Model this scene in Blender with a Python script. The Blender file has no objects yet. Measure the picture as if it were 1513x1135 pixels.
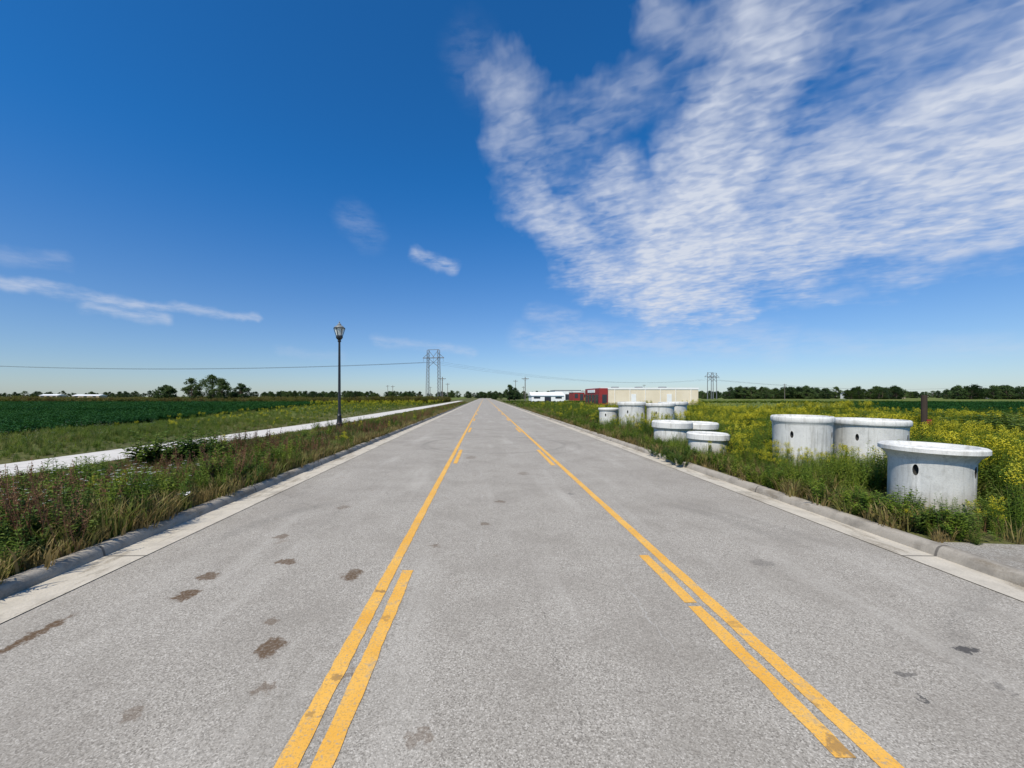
import bpy, bmesh, math, random
from mathutils import Vector, Matrix, noise
random.seed(7)
R = random.random
U = random.uniform
scene = bpy.context.scene
scene.view_settings.view_transform = 'Standard'
scene.view_settings.look = 'None'
scene.view_settings.exposure = 0

# ------------------------------------------------------------------ helpers
def link(o, parent=None):
    scene.collection.objects.link(o)
    if parent: o.parent = parent
    return o

def empty(name, loc=(0, 0, 0), rz=0):
    e = bpy.data.objects.new(name, None)
    e.location = loc; e.rotation_euler = (0, 0, rz)
    e.empty_display_size = 0.3
    return link(e)

class MB:
    def __init__(s): s.v = []; s.f = []; s.m = []
    def quad(s, a, b, c, d, m=0):
        i = len(s.v); s.v += [tuple(a), tuple(b), tuple(c), tuple(d)]
        s.f.append((i, i+1, i+2, i+3)); s.m.append(m)
    def tri(s, a, b, c, m=0):
        i = len(s.v); s.v += [tuple(a), tuple(b), tuple(c)]
        s.f.append((i, i+1, i+2)); s.m.append(m)
    def box(s, x0, x1, y0, y1, z0, z1, m=0):
        i = len(s.v)
        s.v += [(x0,y0,z0),(x1,y0,z0),(x1,y1,z0),(x0,y1,z0),(x0,y0,z1),(x1,y0,z1),(x1,y1,z1),(x0,y1,z1)]
        for f in ((0,3,2,1),(4,5,6,7),(0,1,5,4),(1,2,6,5),(2,3,7,6),(3,0,4,7)):
            s.f.append(tuple(i+k for k in f)); s.m.append(m)
    def tube(s, a, b, ra, rb, n=6, m=0, cap=True):
        a = Vector(a); b = Vector(b); d = (b-a)
        if d.length < 1e-6: return
        d.normalize(); t = d.orthogonal().normalized(); w = d.cross(t)
        i = len(s.v)
        for k in range(n):
            an = 2*math.pi*k/n
            o = t*math.cos(an)+w*math.sin(an)
            s.v.append(tuple(a+o*ra)); s.v.append(tuple(b+o*rb))
        for k in range(n):
            k2 = (k+1) % n
            s.f.append((i+2*k, i+2*k2, i+2*k2+1, i+2*k+1)); s.m.append(m)
        if cap:
            s.f.append(tuple(i+2*k+1 for k in range(n))); s.m.append(m)
            s.f.append(tuple(i+2*k for k in reversed(range(n)))); s.m.append(m)
    def lathe(s, prof, n=32, m=0, c=(0,0,0), closed=False):
        i = len(s.v)
        for (r, z) in prof:
            for k in range(n):
                an = 2*math.pi*k/n
                s.v.append((c[0]+r*math.cos(an), c[1]+r*math.sin(an), c[2]+z))
        L = len(prof)
        for j in range(L if closed else L-1):
            j2 = (j+1) % L
            for k in range(n):
                k2 = (k+1) % n
                s.f.append((i+j*n+k, i+j*n+k2, i+j2*n+k2, i+j2*n+k)); s.m.append(m)
    def leaf(s, p, d, side, L, W, m=0, fold=0.25):
        up = d.cross(side)
        a = p; c = p+d*L; mid = p+d*(L*0.45)
        l = mid+side*W*0.5+up*W*fold; r = mid-side*W*0.5+up*W*fold
        s.tri(a, r, c, m); s.tri(a, c, l, m)
    def obj(s, name, mats, parent=None, smooth=False, angle=None):
        me = bpy.data.meshes.new(name)
        me.from_pydata(s.v, [], s.f)
        for mt in mats: me.materials.append(mt)
        me.polygons.foreach_set('material_index', s.m)
        if smooth or angle: me.polygons.foreach_set('use_smooth', [True]*len(s.f))
        me.update()
        if angle: me.set_sharp_from_angle(angle=math.radians(angle))
        o = bpy.data.objects.new(name, me)
        return link(o, parent)

def recalc(me):
    bm = bmesh.new(); bm.from_mesh(me); bmesh.ops.recalc_face_normals(bm, faces=bm.faces); bm.to_mesh(me); bm.free()

class NT:
    """tiny node helper"""
    def __init__(s, tree): s.t = tree; s.n = tree.nodes; s.l = tree.links
    def sock(s, node, idx, val):
        if val is None: return
        if isinstance(val, bpy.types.NodeSocket): s.l.new(val, node.inputs[idx])
        else: node.inputs[idx].default_value = val
    def math(s, op, a, b=None, c=None, clamp=False):
        n = s.n.new('ShaderNodeMath'); n.operation = op; n.use_clamp = clamp
        s.sock(n, 0, a); s.sock(n, 1, b); s.sock(n, 2, c); return n.outputs[0]
    def vm(s, op, a, b=None, scale=None):
        n = s.n.new('ShaderNodeVectorMath'); n.operation = op
        s.sock(n, 0, a); s.sock(n, 1, b)
        if scale is not None: s.sock(n, 3, scale)
        return n.outputs[1] if op in ('LENGTH', 'DOT_PRODUCT', 'DISTANCE') else n.outputs[0]
    def noise(s, vec, scale=5, detail=4, rough=0.5, out=0, dist=0):
        n = s.n.new('ShaderNodeTexNoise')
        s.sock(n, 'Vector', vec); n.inputs['Scale'].default_value = scale
        n.inputs['Detail'].default_value = detail; n.inputs['Roughness'].default_value = rough
        n.inputs['Distortion'].default_value = dist
        return n.outputs[out]
    def voro(s, vec, scale=5, feature='F1', out=0, rnd=1):
        n = s.n.new('ShaderNodeTexVoronoi'); n.feature = feature
        s.sock(n, 'Vector', vec); n.inputs['Scale'].default_value = scale
        n.inputs['Randomness'].default_value = rnd
        return n.outputs[out]
    def mr(s, v, a, b, c=0.0, d=1.0, smooth=True):
        n = s.n.new('ShaderNodeMapRange')
        n.interpolation_type = 'SMOOTHSTEP' if smooth else 'LINEAR'
        s.sock(n, 0, v); n.inputs[1].default_value = a; n.inputs[2].default_value = b
        n.inputs[3].default_value = c; n.inputs[4].default_value = d
        return n.outputs[0]
    def ramp(s, v, stops):
        n = s.n.new('ShaderNodeValToRGB'); s.sock(n, 0, v)
        e = n.color_ramp.elements
        while len(e) < len(stops): e.new(0.5)
        for k, (p, c) in enumerate(stops):
            e[k].position = p; e[k].color = (*c, 1)
        return n.outputs[0]
    def mix(s, f, a, b, mode='MIX'):
        n = s.n.new('ShaderNodeMix'); n.data_type = 'RGBA'; n.blend_type = mode
        s.sock(n, 0, f)
        s.sock(n, 6, (*a, 1) if isinstance(a, tuple) else a)
        s.sock(n, 7, (*b, 1) if isinstance(b, tuple) else b)
        return n.outputs[2]
    def comb(s, x, y, z):
        n = s.n.new('ShaderNodeCombineXYZ'); s.sock(n, 0, x); s.sock(n, 1, y); s.sock(n, 2, z)
        return n.outputs[0]
    def sep(s, v):
        n = s.n.new('ShaderNodeSeparateXYZ'); s.sock(n, 0, v); return n.outputs
    def bump(s, h, strength=0.5, dist=0.02):
        n = s.n.new('ShaderNodeBump'); s.sock(n, 'Height', h)
        n.inputs['Strength'].default_value = strength; n.inputs['Distance'].default_value = dist
        return n.outputs[0]

def mat(name, rough=0.8, spec=0.3):
    m = bpy.data.materials.new(name); m.use_nodes = True
    t = NT(m.node_tree); b = m.node_tree.nodes['Principled BSDF']
    b.inputs['Roughness'].default_value = rough
    b.inputs['Specular IOR Level'].default_value = spec
    return m, t, b

def pos(t):
    return t.n.new('ShaderNodeNewGeometry').outputs['Position']
def objco(t):
    return t.n.new('ShaderNodeTexCoord').outputs['Object']

def plain(name, col, rough=0.7, var=0.15, scale=6, metal=0, spec=0.3):
    m, t, b = mat(name, rough, spec)
    n = t.noise(objco(t), scale, 5, 0.6)
    lo = tuple(c*(1-var) for c in col); hi = tuple(min(1, c*(1+var)) for c in col)
    t.l.new(t.ramp(n, [(0.3, lo), (0.7, hi)]), b.inputs['Base Color'])
    b.inputs['Metallic'].default_value = metal
    return m

def foliage(name, stops, transl=0.35, patch=0.12, rough=0.6):
    m, t, b = mat(name, rough, 0.25)
    rnd = t.n.new('ShaderNodeObjectInfo').outputs['Random']
    ns = t.noise(pos(t), patch, 1, 0.5)
    nf = t.noise(pos(t), 9, 1, 0.5)
    v = t.math('ADD', t.math('MULTIPLY', rnd, 0.45), t.math('ADD', t.math('MULTIPLY', ns, 0.55), t.math('MULTIPLY', t.math('SUBTRACT', nf, 0.5), 0.7)))
    col = t.ramp(v, stops)
    t.l.new(col, b.inputs['Base Color'])
    tr = t.n.new('ShaderNodeBsdfTranslucent'); t.l.new(col, tr.inputs[0])
    mx = t.n.new('ShaderNodeMixShader'); mx.inputs[0].default_value = transl
    t.l.new(b.outputs[0], mx.inputs[1]); t.l.new(tr.outputs[0], mx.inputs[2])
    t.l.new(mx.outputs[0], t.n['Material Output'].inputs[0])
    return m

# ------------------------------------------------------------------ camera
cam = bpy.data.cameras.new('camera'); co = link(bpy.data.objects.new('camera', cam))
co.location = (0, 0, 1.8); co.rotation_euler = (math.radians(90), 0, 0)
cam.sensor_width = 36; cam.lens = 36*600/1513
cam.shift_x = 0.0268; cam.shift_y = 0.0122
cam.clip_start = 0.05; cam.clip_end = 20000
scene.camera = co

# ------------------------------------------------------------------ light
SUN_EL, SUN_AZ = math.radians(52), math.radians(212)   # azimuth clockwise from +Y : behind, left
sd = Vector((math.sin(SUN_AZ)*math.cos(SUN_EL), math.cos(SUN_AZ)*math.cos(SUN_EL), math.sin(SUN_EL)))
sl = bpy.data.lights.new('sun', 'SUN'); sl.energy = 5.0; sl.angle = math.radians(0.5); sl.color = (1, 0.94, 0.84)
so = link(bpy.data.objects.new('sun', sl)); so.rotation_euler = (-sd).to_track_quat('-Z', 'Y').to_euler()

w = bpy.data.worlds.new('World'); scene.world = w; w.use_nodes = True
t = NT(w.node_tree); bg = w.node_tree.nodes['Background']
sky = t.n.new('ShaderNodeTexSky'); sky.sky_type = 'NISHITA'; sky.sun_disc = False
sky.sun_elevation = SUN_EL; sky.sun_rotation = SUN_AZ
sky.air_density = 1.0; sky.dust_density = 0.3; sky.ozone_density = 2.5; sky.altitude = 200
dirv = t.n.new('ShaderNodeTexCoord').outputs['Generated']
dx, dy, dz = t.sep(dirv)
az = t.math('ARCTAN2', dx, dy); el = t.math('ARCSINE', dz)
ae = t.comb(az, el, 0.0)
# flat cloud layer coordinates
zc = t.math('MAXIMUM', t.math('ADD', dz, 0.12), 0.05)     # slightly curved layer
pl = t.comb(t.math('DIVIDE', dx, zc), t.math('DIVIDE', dy, zc), 0.0)
n1 = t.noise(pl, 1.8, 4, 0.6, out=1)
wob = t.vm('SCALE', t.vm('SUBTRACT', n1, (0.5, 0.5, 0.5)), scale=0.20)
n2 = t.noise(ae, 14, 3, 0.65, out=1)
wob2 = t.vm('SCALE', t.vm('SUBTRACT', n2, (0.5, 0.5, 0.5)), scale=0.09)
p = t.vm('MULTIPLY', t.vm('ADD', ae, t.vm('ADD', wob, wob2)), (1, 1, 0))
p_s = t.vm('MULTIPLY', t.vm('ADD', ae, t.vm('SCALE', t.vm('SUBTRACT', n2, (0.5,0.5,0.5)), scale=0.035)), (1, 1, 0))
def d2ae(x, z):
    a = math.atan(x); return (a, math.atan(z*math.cos(a)), 0)
def capsule(P, x1, z1, x2, z2, r, wgt, soft=1.0):
    a = Vector(d2ae(x1, z1)); b = Vector(d2ae(x2, z2)); ba = b-a
    pa = t.vm('SUBTRACT', P, tuple(a))
    h = t.math('MULTIPLY', t.vm('DOT_PRODUCT', pa, tuple(ba)), 1/ba.dot(ba), clamp=True)
    d = t.vm('DISTANCE', pa, t.vm('SCALE', tuple(ba), scale=h))
    return t.mr(d, r*0.1, r*1.7, wgt, 0.0)
big = [(0.05,0.72,0.14,0.48,.080,.52),(0.14,0.48,0.30,0.32,.075,.8),(0.30,0.30,0.60,0.245,.055,1.0),
       (0.46,0.33,0.68,0.90,.10,1.25),(0.68,0.90,0.80,1.1,.10,1.1),(0.62,0.36,1.35,0.56,.09,1.2),
       (0.80,0.55,1.4,0.80,.10,.9),(0.18,0.66,0.42,0.78,.06,.40),(0.95,0.90,1.5,1.05,.07,.5),
       (0.30,0.50,0.48,0.42,.08,.85),(1.15,0.50,1.7,0.66,.09,.95),(0.42,0.95,0.60,0.85,.05,.45)]
sm = [(1.1,0.355,1.6,0.43,.016,.8),(-0.17,0.350,-0.08,0.320,.014,.55),(-0.33,0.44,-0.28,0.395,.030,.16),
      (-1.22,0.290,-0.85,0.225,.010,.62),(-0.9,0.235,-0.56,0.195,.008,.5),(-0.98,0.22,-0.79,0.19,.011,.5),(0.78,0.235,0.92,0.257,.012,.28),
      (0.12,0.205,0.22,0.19,.020,.30),(-0.27,0.14,-0.03,0.11,.012,.30),(0.1,0.145,0.72,0.14,.035,.38),
      (-1.2,0.35,-1.04,0.33,.012,.2),(-0.5,0.11,-0.35,0.10,.010,.15),(0.8,0.13,1.3,0.12,.02,.22),(-0.04,0.84,0.0,0.79,.05,.10)]
m = None
for c in big:
    k = capsule(p, *c); m = k if m is None else t.math('SMOOTH_MAX', m, k, 0.12)
m = t.mr(m, 0.09, 1.0, 0, 1, smooth=False)
ms = None
for c in sm:
    k = capsule(p_s, *c); ms = k if ms is None else t.math('MAXIMUM', ms, k)
# texture of the cloud sheet: ripples + streaks
rot = t.n.new('ShaderNodeVectorRotate'); rot.rotation_type = 'Z_AXIS'; t.sock(rot, 0, pl); rot.inputs['Angle'].default_value = 0.5
rp = t.vm('MULTIPLY', rot.outputs[0], (0.9, 1.4, 1))
rip = t.noise(rp, 19, 2, 0.5, dist=0.4)
rip2 = t.noise(t.vm('MULTIPLY', rot.outputs[0], (1.0, 1.1, 1)), 6.5, 3, 0.55)
big_n = t.noise(pl, 1.5, 4, 0.55)
tex = t.math('ADD', t.math('ADD', t.math('MULTIPLY', t.mr(rip, 0.28, 0.75), 0.30), t.math('MULTIPLY', t.mr(rip2, 0.28, 0.72), 0.34)), t.math('MULTIPLY', t.mr(big_n, 0.3, 0.7), 0.36))
dens = t.math('MULTIPLY', m, t.math('ADD', t.math('MULTIPLY', tex, 0.95), 0.32))
# edges break up into flecks
dens = t.math('ADD', dens, t.math('MULTIPLY', t.math('SUBTRACT', tex, 0.5), t.math('MULTIPLY', t.mr(m, 0.02, 0.35), 0.32)))
wst = t.noise(t.vm('MULTIPLY', ae, (0.55, 1.9, 1)), 24, 4, 0.65)
wisp = t.math('MULTIPLY', ms, t.mr(wst, 0.28, 0.7, 0.1, 1.1))
dens = t.math('MAXIMUM', dens, wisp)
dens = t.math('MULTIPLY', dens, 0.92, clamp=True)
# deeper blue away from the horizon
hi = t.mix(1.0, sky.outputs[0], (0.17, 0.84, 1.42), 'MULTIPLY')
lo_ = t.mix(1.0, sky.outputs[0], (0.74, 0.87, 1.10), 'MULTIPLY')
skyc2 = t.mix(t.mr(el, 0.0, 0.52, 0.0, 1.0), lo_, hi)
cl = t.mix(dens, skyc2, (6.4, 6.9, 8.0))
t.l.new(cl, bg.inputs[0]); bg.inputs[1].default_value = 0.10

# ------------------------------------------------------------------ materials
def concrete(name, base=(0.42, 0.40, 0.36), joint=0, dirt=0.5, obj=False, soil=0):
    m, t, b = mat(name, 0.85, 0.2)
    P = objco(t) if obj else pos(t)
    n = t.noise(P, 3.5, 8, 0.65); f = t.noise(P, 60, 3, 0.6)
    c = t.ramp(n, [(0.25, tuple(x*(1-dirt*.5) for x in base)), (0.5, base), (0.8, tuple(x*1.12 for x in base))])
    c = t.mix(t.mr(f, 0.4, 0.7, 0, 0.25), c, tuple(x*0.5 for x in base))
    h = f
    if soil:   # washed-in soil and grit
        sn = t.noise(t.vm('MULTIPLY', P, (2.2, 0.55, 2)), 1.6, 7, 0.7)
        c = t.mix(t.math('MULTIPLY', t.mr(sn, 0.5, 0.62, 0, soil), t.mr(f, 0.3, 0.6, .5, 1)), c, (0.16, 0.125, 0.08))
    if obj:   # damp stains running down + scuffs
        st = t.noise(t.vm('MULTIPLY', P, (11, 11, 0.9)), 1.0, 5, 0.65)
        c = t.mix(t.mr(st, 0.48, 0.68, 0, 0.48), c, (0.27, 0.255, 0.21))
        c = t.mix(t.mr(t.noise(P, 5, 5, .7), 0.52, 0.68, 0, 0.40), c, (0.38, 0.37, 0.33))
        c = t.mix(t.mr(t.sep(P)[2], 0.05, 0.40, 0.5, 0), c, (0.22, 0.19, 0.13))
        c = t.mix(t.mr(t.voro(P, 20), 0.03, 0.11, 0.5, 0), c, (0.15, 0.14, 0.12))
    if joint:
        y = t.sep(P)[1]
        fr = t.math('ABSOLUTE', t.math('SUBTRACT', t.math('FRACT', t.math('DIVIDE', y, joint)), 0.5))
        j = t.mr(fr, 0.008/joint, 0.02/joint, 1, 0)
        c = t.mix(t.math('MULTIPLY', j, 0.7), c, (0.05, 0.045, 0.04))
    t.l.new(c, b.inputs['Base Color'])
    t.l.new(t.bump(h, 0.4, 0.006), b.inputs['Normal'])
    return m

# asphalt
def spot_nodes(t, P, spots):
    nz = t.noise(P, 9, 5, 0.7, out=1)
    Pd = t.vm('MULTIPLY', t.vm('ADD', P, t.vm('SCALE', t.vm('SUBTRACT', nz, (.5,.5,.5)), scale=0.30)), (1, 1, 0))
    mm = None
    for (x, y, rx, ry, wt) in spots:
        d = t.vm('LENGTH', t.vm('MULTIPLY', t.vm('SUBTRACT', Pd, (x, y, 0)), (1/rx, 1/ry, 0)))
        k = t.mr(d, 0.75, 1.2, wt, 0)
        mm = k if mm is None else t.math('MAXIMUM', mm, k)
    return mm
MUD = [(-3.40,3.08,.055,.26,1),(-2.70,3.68,.105,.11,1),(-1.34,4.09,.09,.15,.95),(-1.54,2.91,.085,.13,.95),
       (-2.75,4.08,.095,.08,.9),(-2.17,4.42,.10,.07,.9),(-1.37,2.50,.05,.06,.6),(-0.33,2.14,.06,.06,.5),
       (-2.60,5.2,.09,.08,.7),(0.0,5.75,.07,.07,.6),(0.28,6.95,.08,.1,.6),(-1.7,3.25,.05,.05,.6),(-.6,4.9,.06,.06,.6),
       (-2.0,2.3,.05,.06,.5),(-0.9,2.62,.05,.05,.5),(-2.3,6.6,.1,.12,.5),(.9,9.5,.12,.2,.4),(-.4,12,.15,.3,.4)]
TAR = [(3.44,2.87,.075,.045,.9),(2.72,2.62,.05,.05,.6),(2.6,2.42,.02,.02,.8),(3.2,2.5,.05,.03,.4),(3.5,2.2,.06,.04,.6),(1.6,7.5,.06,.1,.4),(3.0,4.4,.12,.07,.3)]
asph, t, b = mat('asphalt', 0.9, 0.2)
P = pos(t); X, Y, Z = t.sep(P)
agg = t.voro(P, 125, out=1); aggv = t.sep(agg)[0]
fine = t.noise(P, 130, 3, 0.7)
med = t.noise(P, 1.1, 6, 0.62)
lng = t.noise(t.vm('MULTIPLY', P, (1.0, 0.12, 1)), 1.6, 5, 0.6)
c = t.ramp(aggv, [(0.0, (0.18, 0.160, 0.130)), (0.3, (0.322, 0.291, 0.241)), (0.8, (0.435, 0.394, 0.328)), (1.0, (0.60, 0.55, 0.465))])
c = t.mix(t.mr(fine, 0.4, 0.7, 0, 0.5), c, (0.222, 0.198, 0.161))
c = t.mix(t.mr(med, 0.42, 0.66, 0, 0.38), c, (0.235, 0.208, 0.168))
c = t.mix(t.mr(lng, 0.5, 0.72, 0, 0.38), c, (0.50, 0.46, 0.39))
c = t.mix(t.mr(t.noise(P, 0.35, 3), 0.48, 0.66, 0, 0.28), c, (0.245, 0.217, 0.178))
c = t.mix(t.mr(t.noise(P, 6, 4, .7), 0.57, 0.72, 0, 0.26), c, (0.19, 0.165, 0.13))
# seam down the middle of the road
wx = t.math('ADD', X, t.math('MULTIPLY', t.math('SUBTRACT', t.noise(P, 0.8, 5, 0.7), 0.5), 0.25))
seam = t.mr(t.math('ABSOLUTE', t.math('SUBTRACT', wx, -0.06)), 0.0, 0.03, 0.14, 0.0)
seam = t.math('MULTIPLY', seam, t.mr(t.noise(P, 1.3, 3), 0.42, 0.6))
c = t.mix(t.math('MULTIPLY', seam, t.mr(Y, 3.2, 4.5)), c, (0.55, 0.51, 0.45))
def crack(x0, ylo, yhi, wd, wt, sc_=2.2, amp=.45):
    cx = t.math('ADD', X, t.math('MULTIPLY', t.math('SUBTRACT', t.noise(P, sc_, 6, 0.75), 0.5), amp))
    k = t.mr(t.math('ABSOLUTE', t.math('SUBTRACT', cx, x0)), 0.0, wd, wt, 0.0)
    k = t.math('MULTIPLY', k, t.math('MULTIPLY', t.mr(Y, yhi-.5, yhi, 1, 0), t.mr(Y, ylo, ylo+.4)))
    return t.math('MULTIPLY', k, t.mr(t.noise(P, 3, 2), 0.28, 0.42))
c = t.mix(crack(.50, 0, 3.9, .007, .55, 1.6, .3), c, (0.10, 0.088, 0.072))
c = t.mix(crack(-2.3, 5, 16, .012, .35, .9, .9), c, (0.10, 0.09, 0.075))
c = t.mix(crack(1.35, 2.6, 4.2, .010, .4, 1.2, .3), c, (0.56, 0.53, 0.47))
vd = t.voro(t.vm('ADD', P, t.vm('SCALE', t.noise(P, 1.5, 5, 0.7, out=1), scale=0.9)), 0.20, 'DISTANCE_TO_EDGE')
wb = t.math('MULTIPLY', t.mr(vd, 0.0, 0.0035, 0.35, 0), t.mr(t.noise(P, 0.35, 3), 0.46, 0.6))
wb = t.math('MULTIPLY', wb, t.mr(Y, 4.5, 7))
c = t.mix(wb, c, (0.11, 0.098, 0.08))
def arc(cx_, cy_, r, wd, wt, ylo, yhi):
    d = t.vm('DISTANCE', t.vm('MULTIPLY', P, (1, 1, 0)), (cx_, cy_, 0))
    k = t.mr(t.math('ABSOLUTE', t.math('SUBTRACT', d, r)), wd*.2, wd*1.3, wt, 0)
    k = t.math('MULTIPLY', k, t.math('MULTIPLY', t.mr(Y, ylo, ylo+.8), t.mr(Y, yhi-.8, yhi, 1, 0)))
    return t.math('MULTIPLY', k, t.mr(t.noise(P, 10, 4), 0.3, 0.6, 0.25, 1))
for a in ((0.4, 15.5, 2.6, .12, .28, 12, 18.5), (0.6, 15.2, 2.9, .1, .2, 12, 18.5), (0.2, 4.6, 3.6, .16, .26, 4.6, 7.2), (-.3, 4.3, 4.5, .14, .2, 4.6, 7.4), (6.0, 0.4, 3.6, .12, .2, 2.2, 4.3)):
    c = t.mix(arc(*a), c, (0.13, 0.12, 0.10))
mud = spot_nodes(t, P, MUD)
mudn = t.mr(t.noise(P, 40, 4, 0.7), 0.30, 0.55, 0.45, 1)
c = t.mix(t.math('MULTIPLY', mud, mudn), c, (0.120, 0.076, 0.042))
rnd_mud = t.math('MULTIPLY', t.mr(t.noise(P, 1.7, 5, 0.7), 0.64, 0.71, 0, .4), t.mr(X, -0.6, 0.9, 1, .15))
c = t.mix(rnd_mud, c, (0.18, 0.13, 0.085))
c = t.mix(spot_nodes(t, P, TAR), c, (0.07, 0.065, 0.06))
t.l.new(c, b.inputs['Base Color'])
t.l.new(t.bump(t.math('ADD', aggv, fine), 0.45, 0.003), b.inputs['Normal'])

# yellow paint with wear
paint, t, b = mat('yellow_road_paint', 0.75, 0.2)
P = pos(t)
nz = t.noise(P, 5, 6, 0.75); sp = t.noise(P, 55, 4, 0.7); vv = t.sep(t.voro(P, 125, out=1))[0]
c = t.ramp(t.noise(P, 2.5, 4), [(0.3, (0.72, 0.36, 0.050)), (0.7, (0.80, 0.455, 0.10))])
c = t.mix(t.mr(vv, 0.0, 0.38, 0.5, 0), c, (0.42, 0.25, 0.08))
wear = t.math('ADD', t.mr(sp, 0.54, 0.66, 0, .8), t.mr(nz, 0.55, 0.68, 0, 0.7), clamp=True)
c = t.mix(wear, c, (0.36, 0.295, 0.20))
mudy = spot_nodes(t, P, [(-.96,3.75,.06,.03,.8),(-.95,2.6,.06,.04,.7),(-.97,2.3,.05,.03,.6),(1.97,3.2,.05,.04,.4),(1.82,2.1,.06,.07,.7),(1.95,2.35,.04,.03,.5),(-.8,3.3,.04,.04,.5)])
c = t.mix(mudy, c, (0.26, 0.16, 0.07))
t.l.new(c, b.inputs['Base Color']); t.l.new(t.bump(vv, 0.35, 0.003), b.inputs['Normal'])

m_gut = concrete('gutter_concrete', (0.53, 0.475, 0.38), 3.05, 0.5, soil=.55)
m_kerb = concrete('kerb_concrete', (0.36, 0.32, 0.26), 3.05, 0.9, soil=.6)
m_walk = concrete('pavement_concrete', (0.62, 0.58, 0.51), 1.5, 0.3)
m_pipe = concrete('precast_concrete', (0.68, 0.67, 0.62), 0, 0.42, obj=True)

# ground
gm, t, b = mat('grass_ground', 0.95, 0.1)
P = pos(t); X, Y, Z = t.sep(P)
n = t.noise(P, 0.09, 6, 0.6); f = t.noise(P, 5, 5, 0.7)
c = t.ramp(n, [(0.3, (0.06, 0.11, 0.018)), (0.45, (0.11, 0.16, 0.026)), (0.55, (0.17, 0.19, 0.04)), (0.7, (0.09, 0.14, 0.022))])
c = t.mix(t.mr(f, 0.35, 0.7, 0, .6), c, (0.07, 0.055, 0.03))
near = t.math('MULTIPLY', t.mr(t.math('ABSOLUTE', X), 12, 20, 1, 0), 0.55)
c = t.mix(near, c, (0.095, 0.075, 0.042))
t.l.new(c, b.inputs['Base Color']); t.l.new(t.bump(f, 0.8, 0.08), b.inputs['Normal'])

cropm, t, b = mat('crop_field_soil', 0.95, 0.1)
P = pos(t); n = t.noise(P, 0.3, 5, .6)
c = t.ramp(n, [(0.3, (0.012, 0.045, 0.007)), (0.7, (0.022, 0.07, 0.010))])
t.l.new(c, b.inputs['Base Color'])
gravm, t, b = mat('worn_asphalt', 0.95, 0.1)
P = pos(t); v = t.sep(t.voro(P, 110, out=1))[0]
c = t.ramp(v, [(0, (0.20, 0.18, 0.15)), (0.6, (0.32, 0.295, 0.25)), (1, (0.45, 0.42, 0.36))])
c = t.mix(t.mr(t.noise(P, 2.5, 6, .7), .45, .65, 0, .6), c, (0.21, 0.18, 0.14))
t.l.new(c, b.inputs['Base Color']); t.l.new(t.bump(v, 0.5, 0.004), b.inputs['Normal'])

# ------------------------------------------------------------------ ground, road
LK, RK = -4.28, 5.08       # kerb faces
mb = MB()
xs = [-6000, -600, -80, -30, -12, LK-0.15, LK-0.149, 0, RK+0.149, RK+0.15, 12, 30, 80, 600, 6000]
zs = [.09]*6 + [-.03]*3 + [.09]*6
ys = [-60, -5, 10, 30, 60, 100, 200, 500, 1500, 9000]
nx = len(xs)
for y in ys:
    for x, z in zip(xs, zs): mb.v.append((x, y, z))
for j in range(len(ys)-1):
    for i in range(nx-1):
        a = j*nx+i; mb.f.append((a, a+1, a+nx+1, a+nx)); mb.m.append(0)
mb.obj('ground', [gm])

mb = MB()
yy = [-20, 0, 5, 10, 20, 40, 80, 160, 420]
for a, c in zip(yy, yy[1:]): mb.quad((-3.83, a, 0), (4.72, a, 0), (4.72, c, 0), (-3.83, c, 0))
mb.obj('road', [asph])

def strip_prof(name, prof, mats, y0=-20, y1=420, seg=2.0):
    mb = MB(); ysl = []
    y = y0
    while y < y1:
        ysl.append(y); y += seg if y < 60 else 20
    ysl.append(y1)
    L = len(prof)
    for yv in ysl:
        wv = 0.012*(noise.noise(Vector((prof[0][0], yv*0.35, 0))))
        for (x, z) in prof: mb.v.append((x+wv, yv, z))
    for j in range(len(ysl)-1):
        for i in range(L-1):
            a = j*L+i; mb.f.append((a, a+1, a+L+1, a+L)); mb.m.append(0)
    return mb.obj(name, mats, angle=50)
def kerbprof(x, s):
    return [(x, -.005), (x+s*.012, .05), (x+s*.03, .092), (x+s*.055, .113), (x+s*.085, .12), (x+s*.15, .118), (x+s*.175, .10), (x+s*.18, .02)]
lp = kerbprof(LK, -1)[::-1]; strip_prof('kerb', lp, [m_kerb])
strip_prof('kerb', kerbprof(RK, 1), [m_kerb])
strip_prof('gutter', [(LK-.001, .003), (-3.82, .008)], [m_gut])
strip_prof('gutter', [(4.71, .008), (RK+.001, .003)], [m_gut])

lines = empty('yellow_lane_markings')
def line(x, y0, y1, nm):
    mb = MB(); y = y0; wd = .055
    while y < y1:
        e = min(y1, y+(0.08 if y < 6 else .25 if y < 20 else 10))
        def jit(yv, sd_): return 0.006*noise.noise(Vector((x*7+sd_, yv*3, 0)))+.008*noise.noise(Vector((x*7+sd_, yv*17, 4)))
        mb.quad((x-wd+jit(y, 0), y, .004), (x+wd+jit(y, 5), y, .004), (x+wd+jit(e, 5), e, .004), (x-wd+jit(e, 0), e, .004)); y = e
    mb.obj(nm, [paint], lines)
line(-0.965, -5, 300, 'solid_line_a'); line(1.975, -5, 300, 'solid_line_b')
for a, c in ((-1, 4.2), (10.9, 13.7), (20.4, 23.4), (30, 33), (40, 43), (50, 53)): line(-0.79, a, c, 'dash_a')
for a, c in ((-1, 1.9), (2.02, 3.48), (3.54, 4.6), (10.6, 13.7), (20.4, 23.4), (30, 33), (40, 43), (50, 53)): line(1.80, a, c, 'dash_b')

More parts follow.
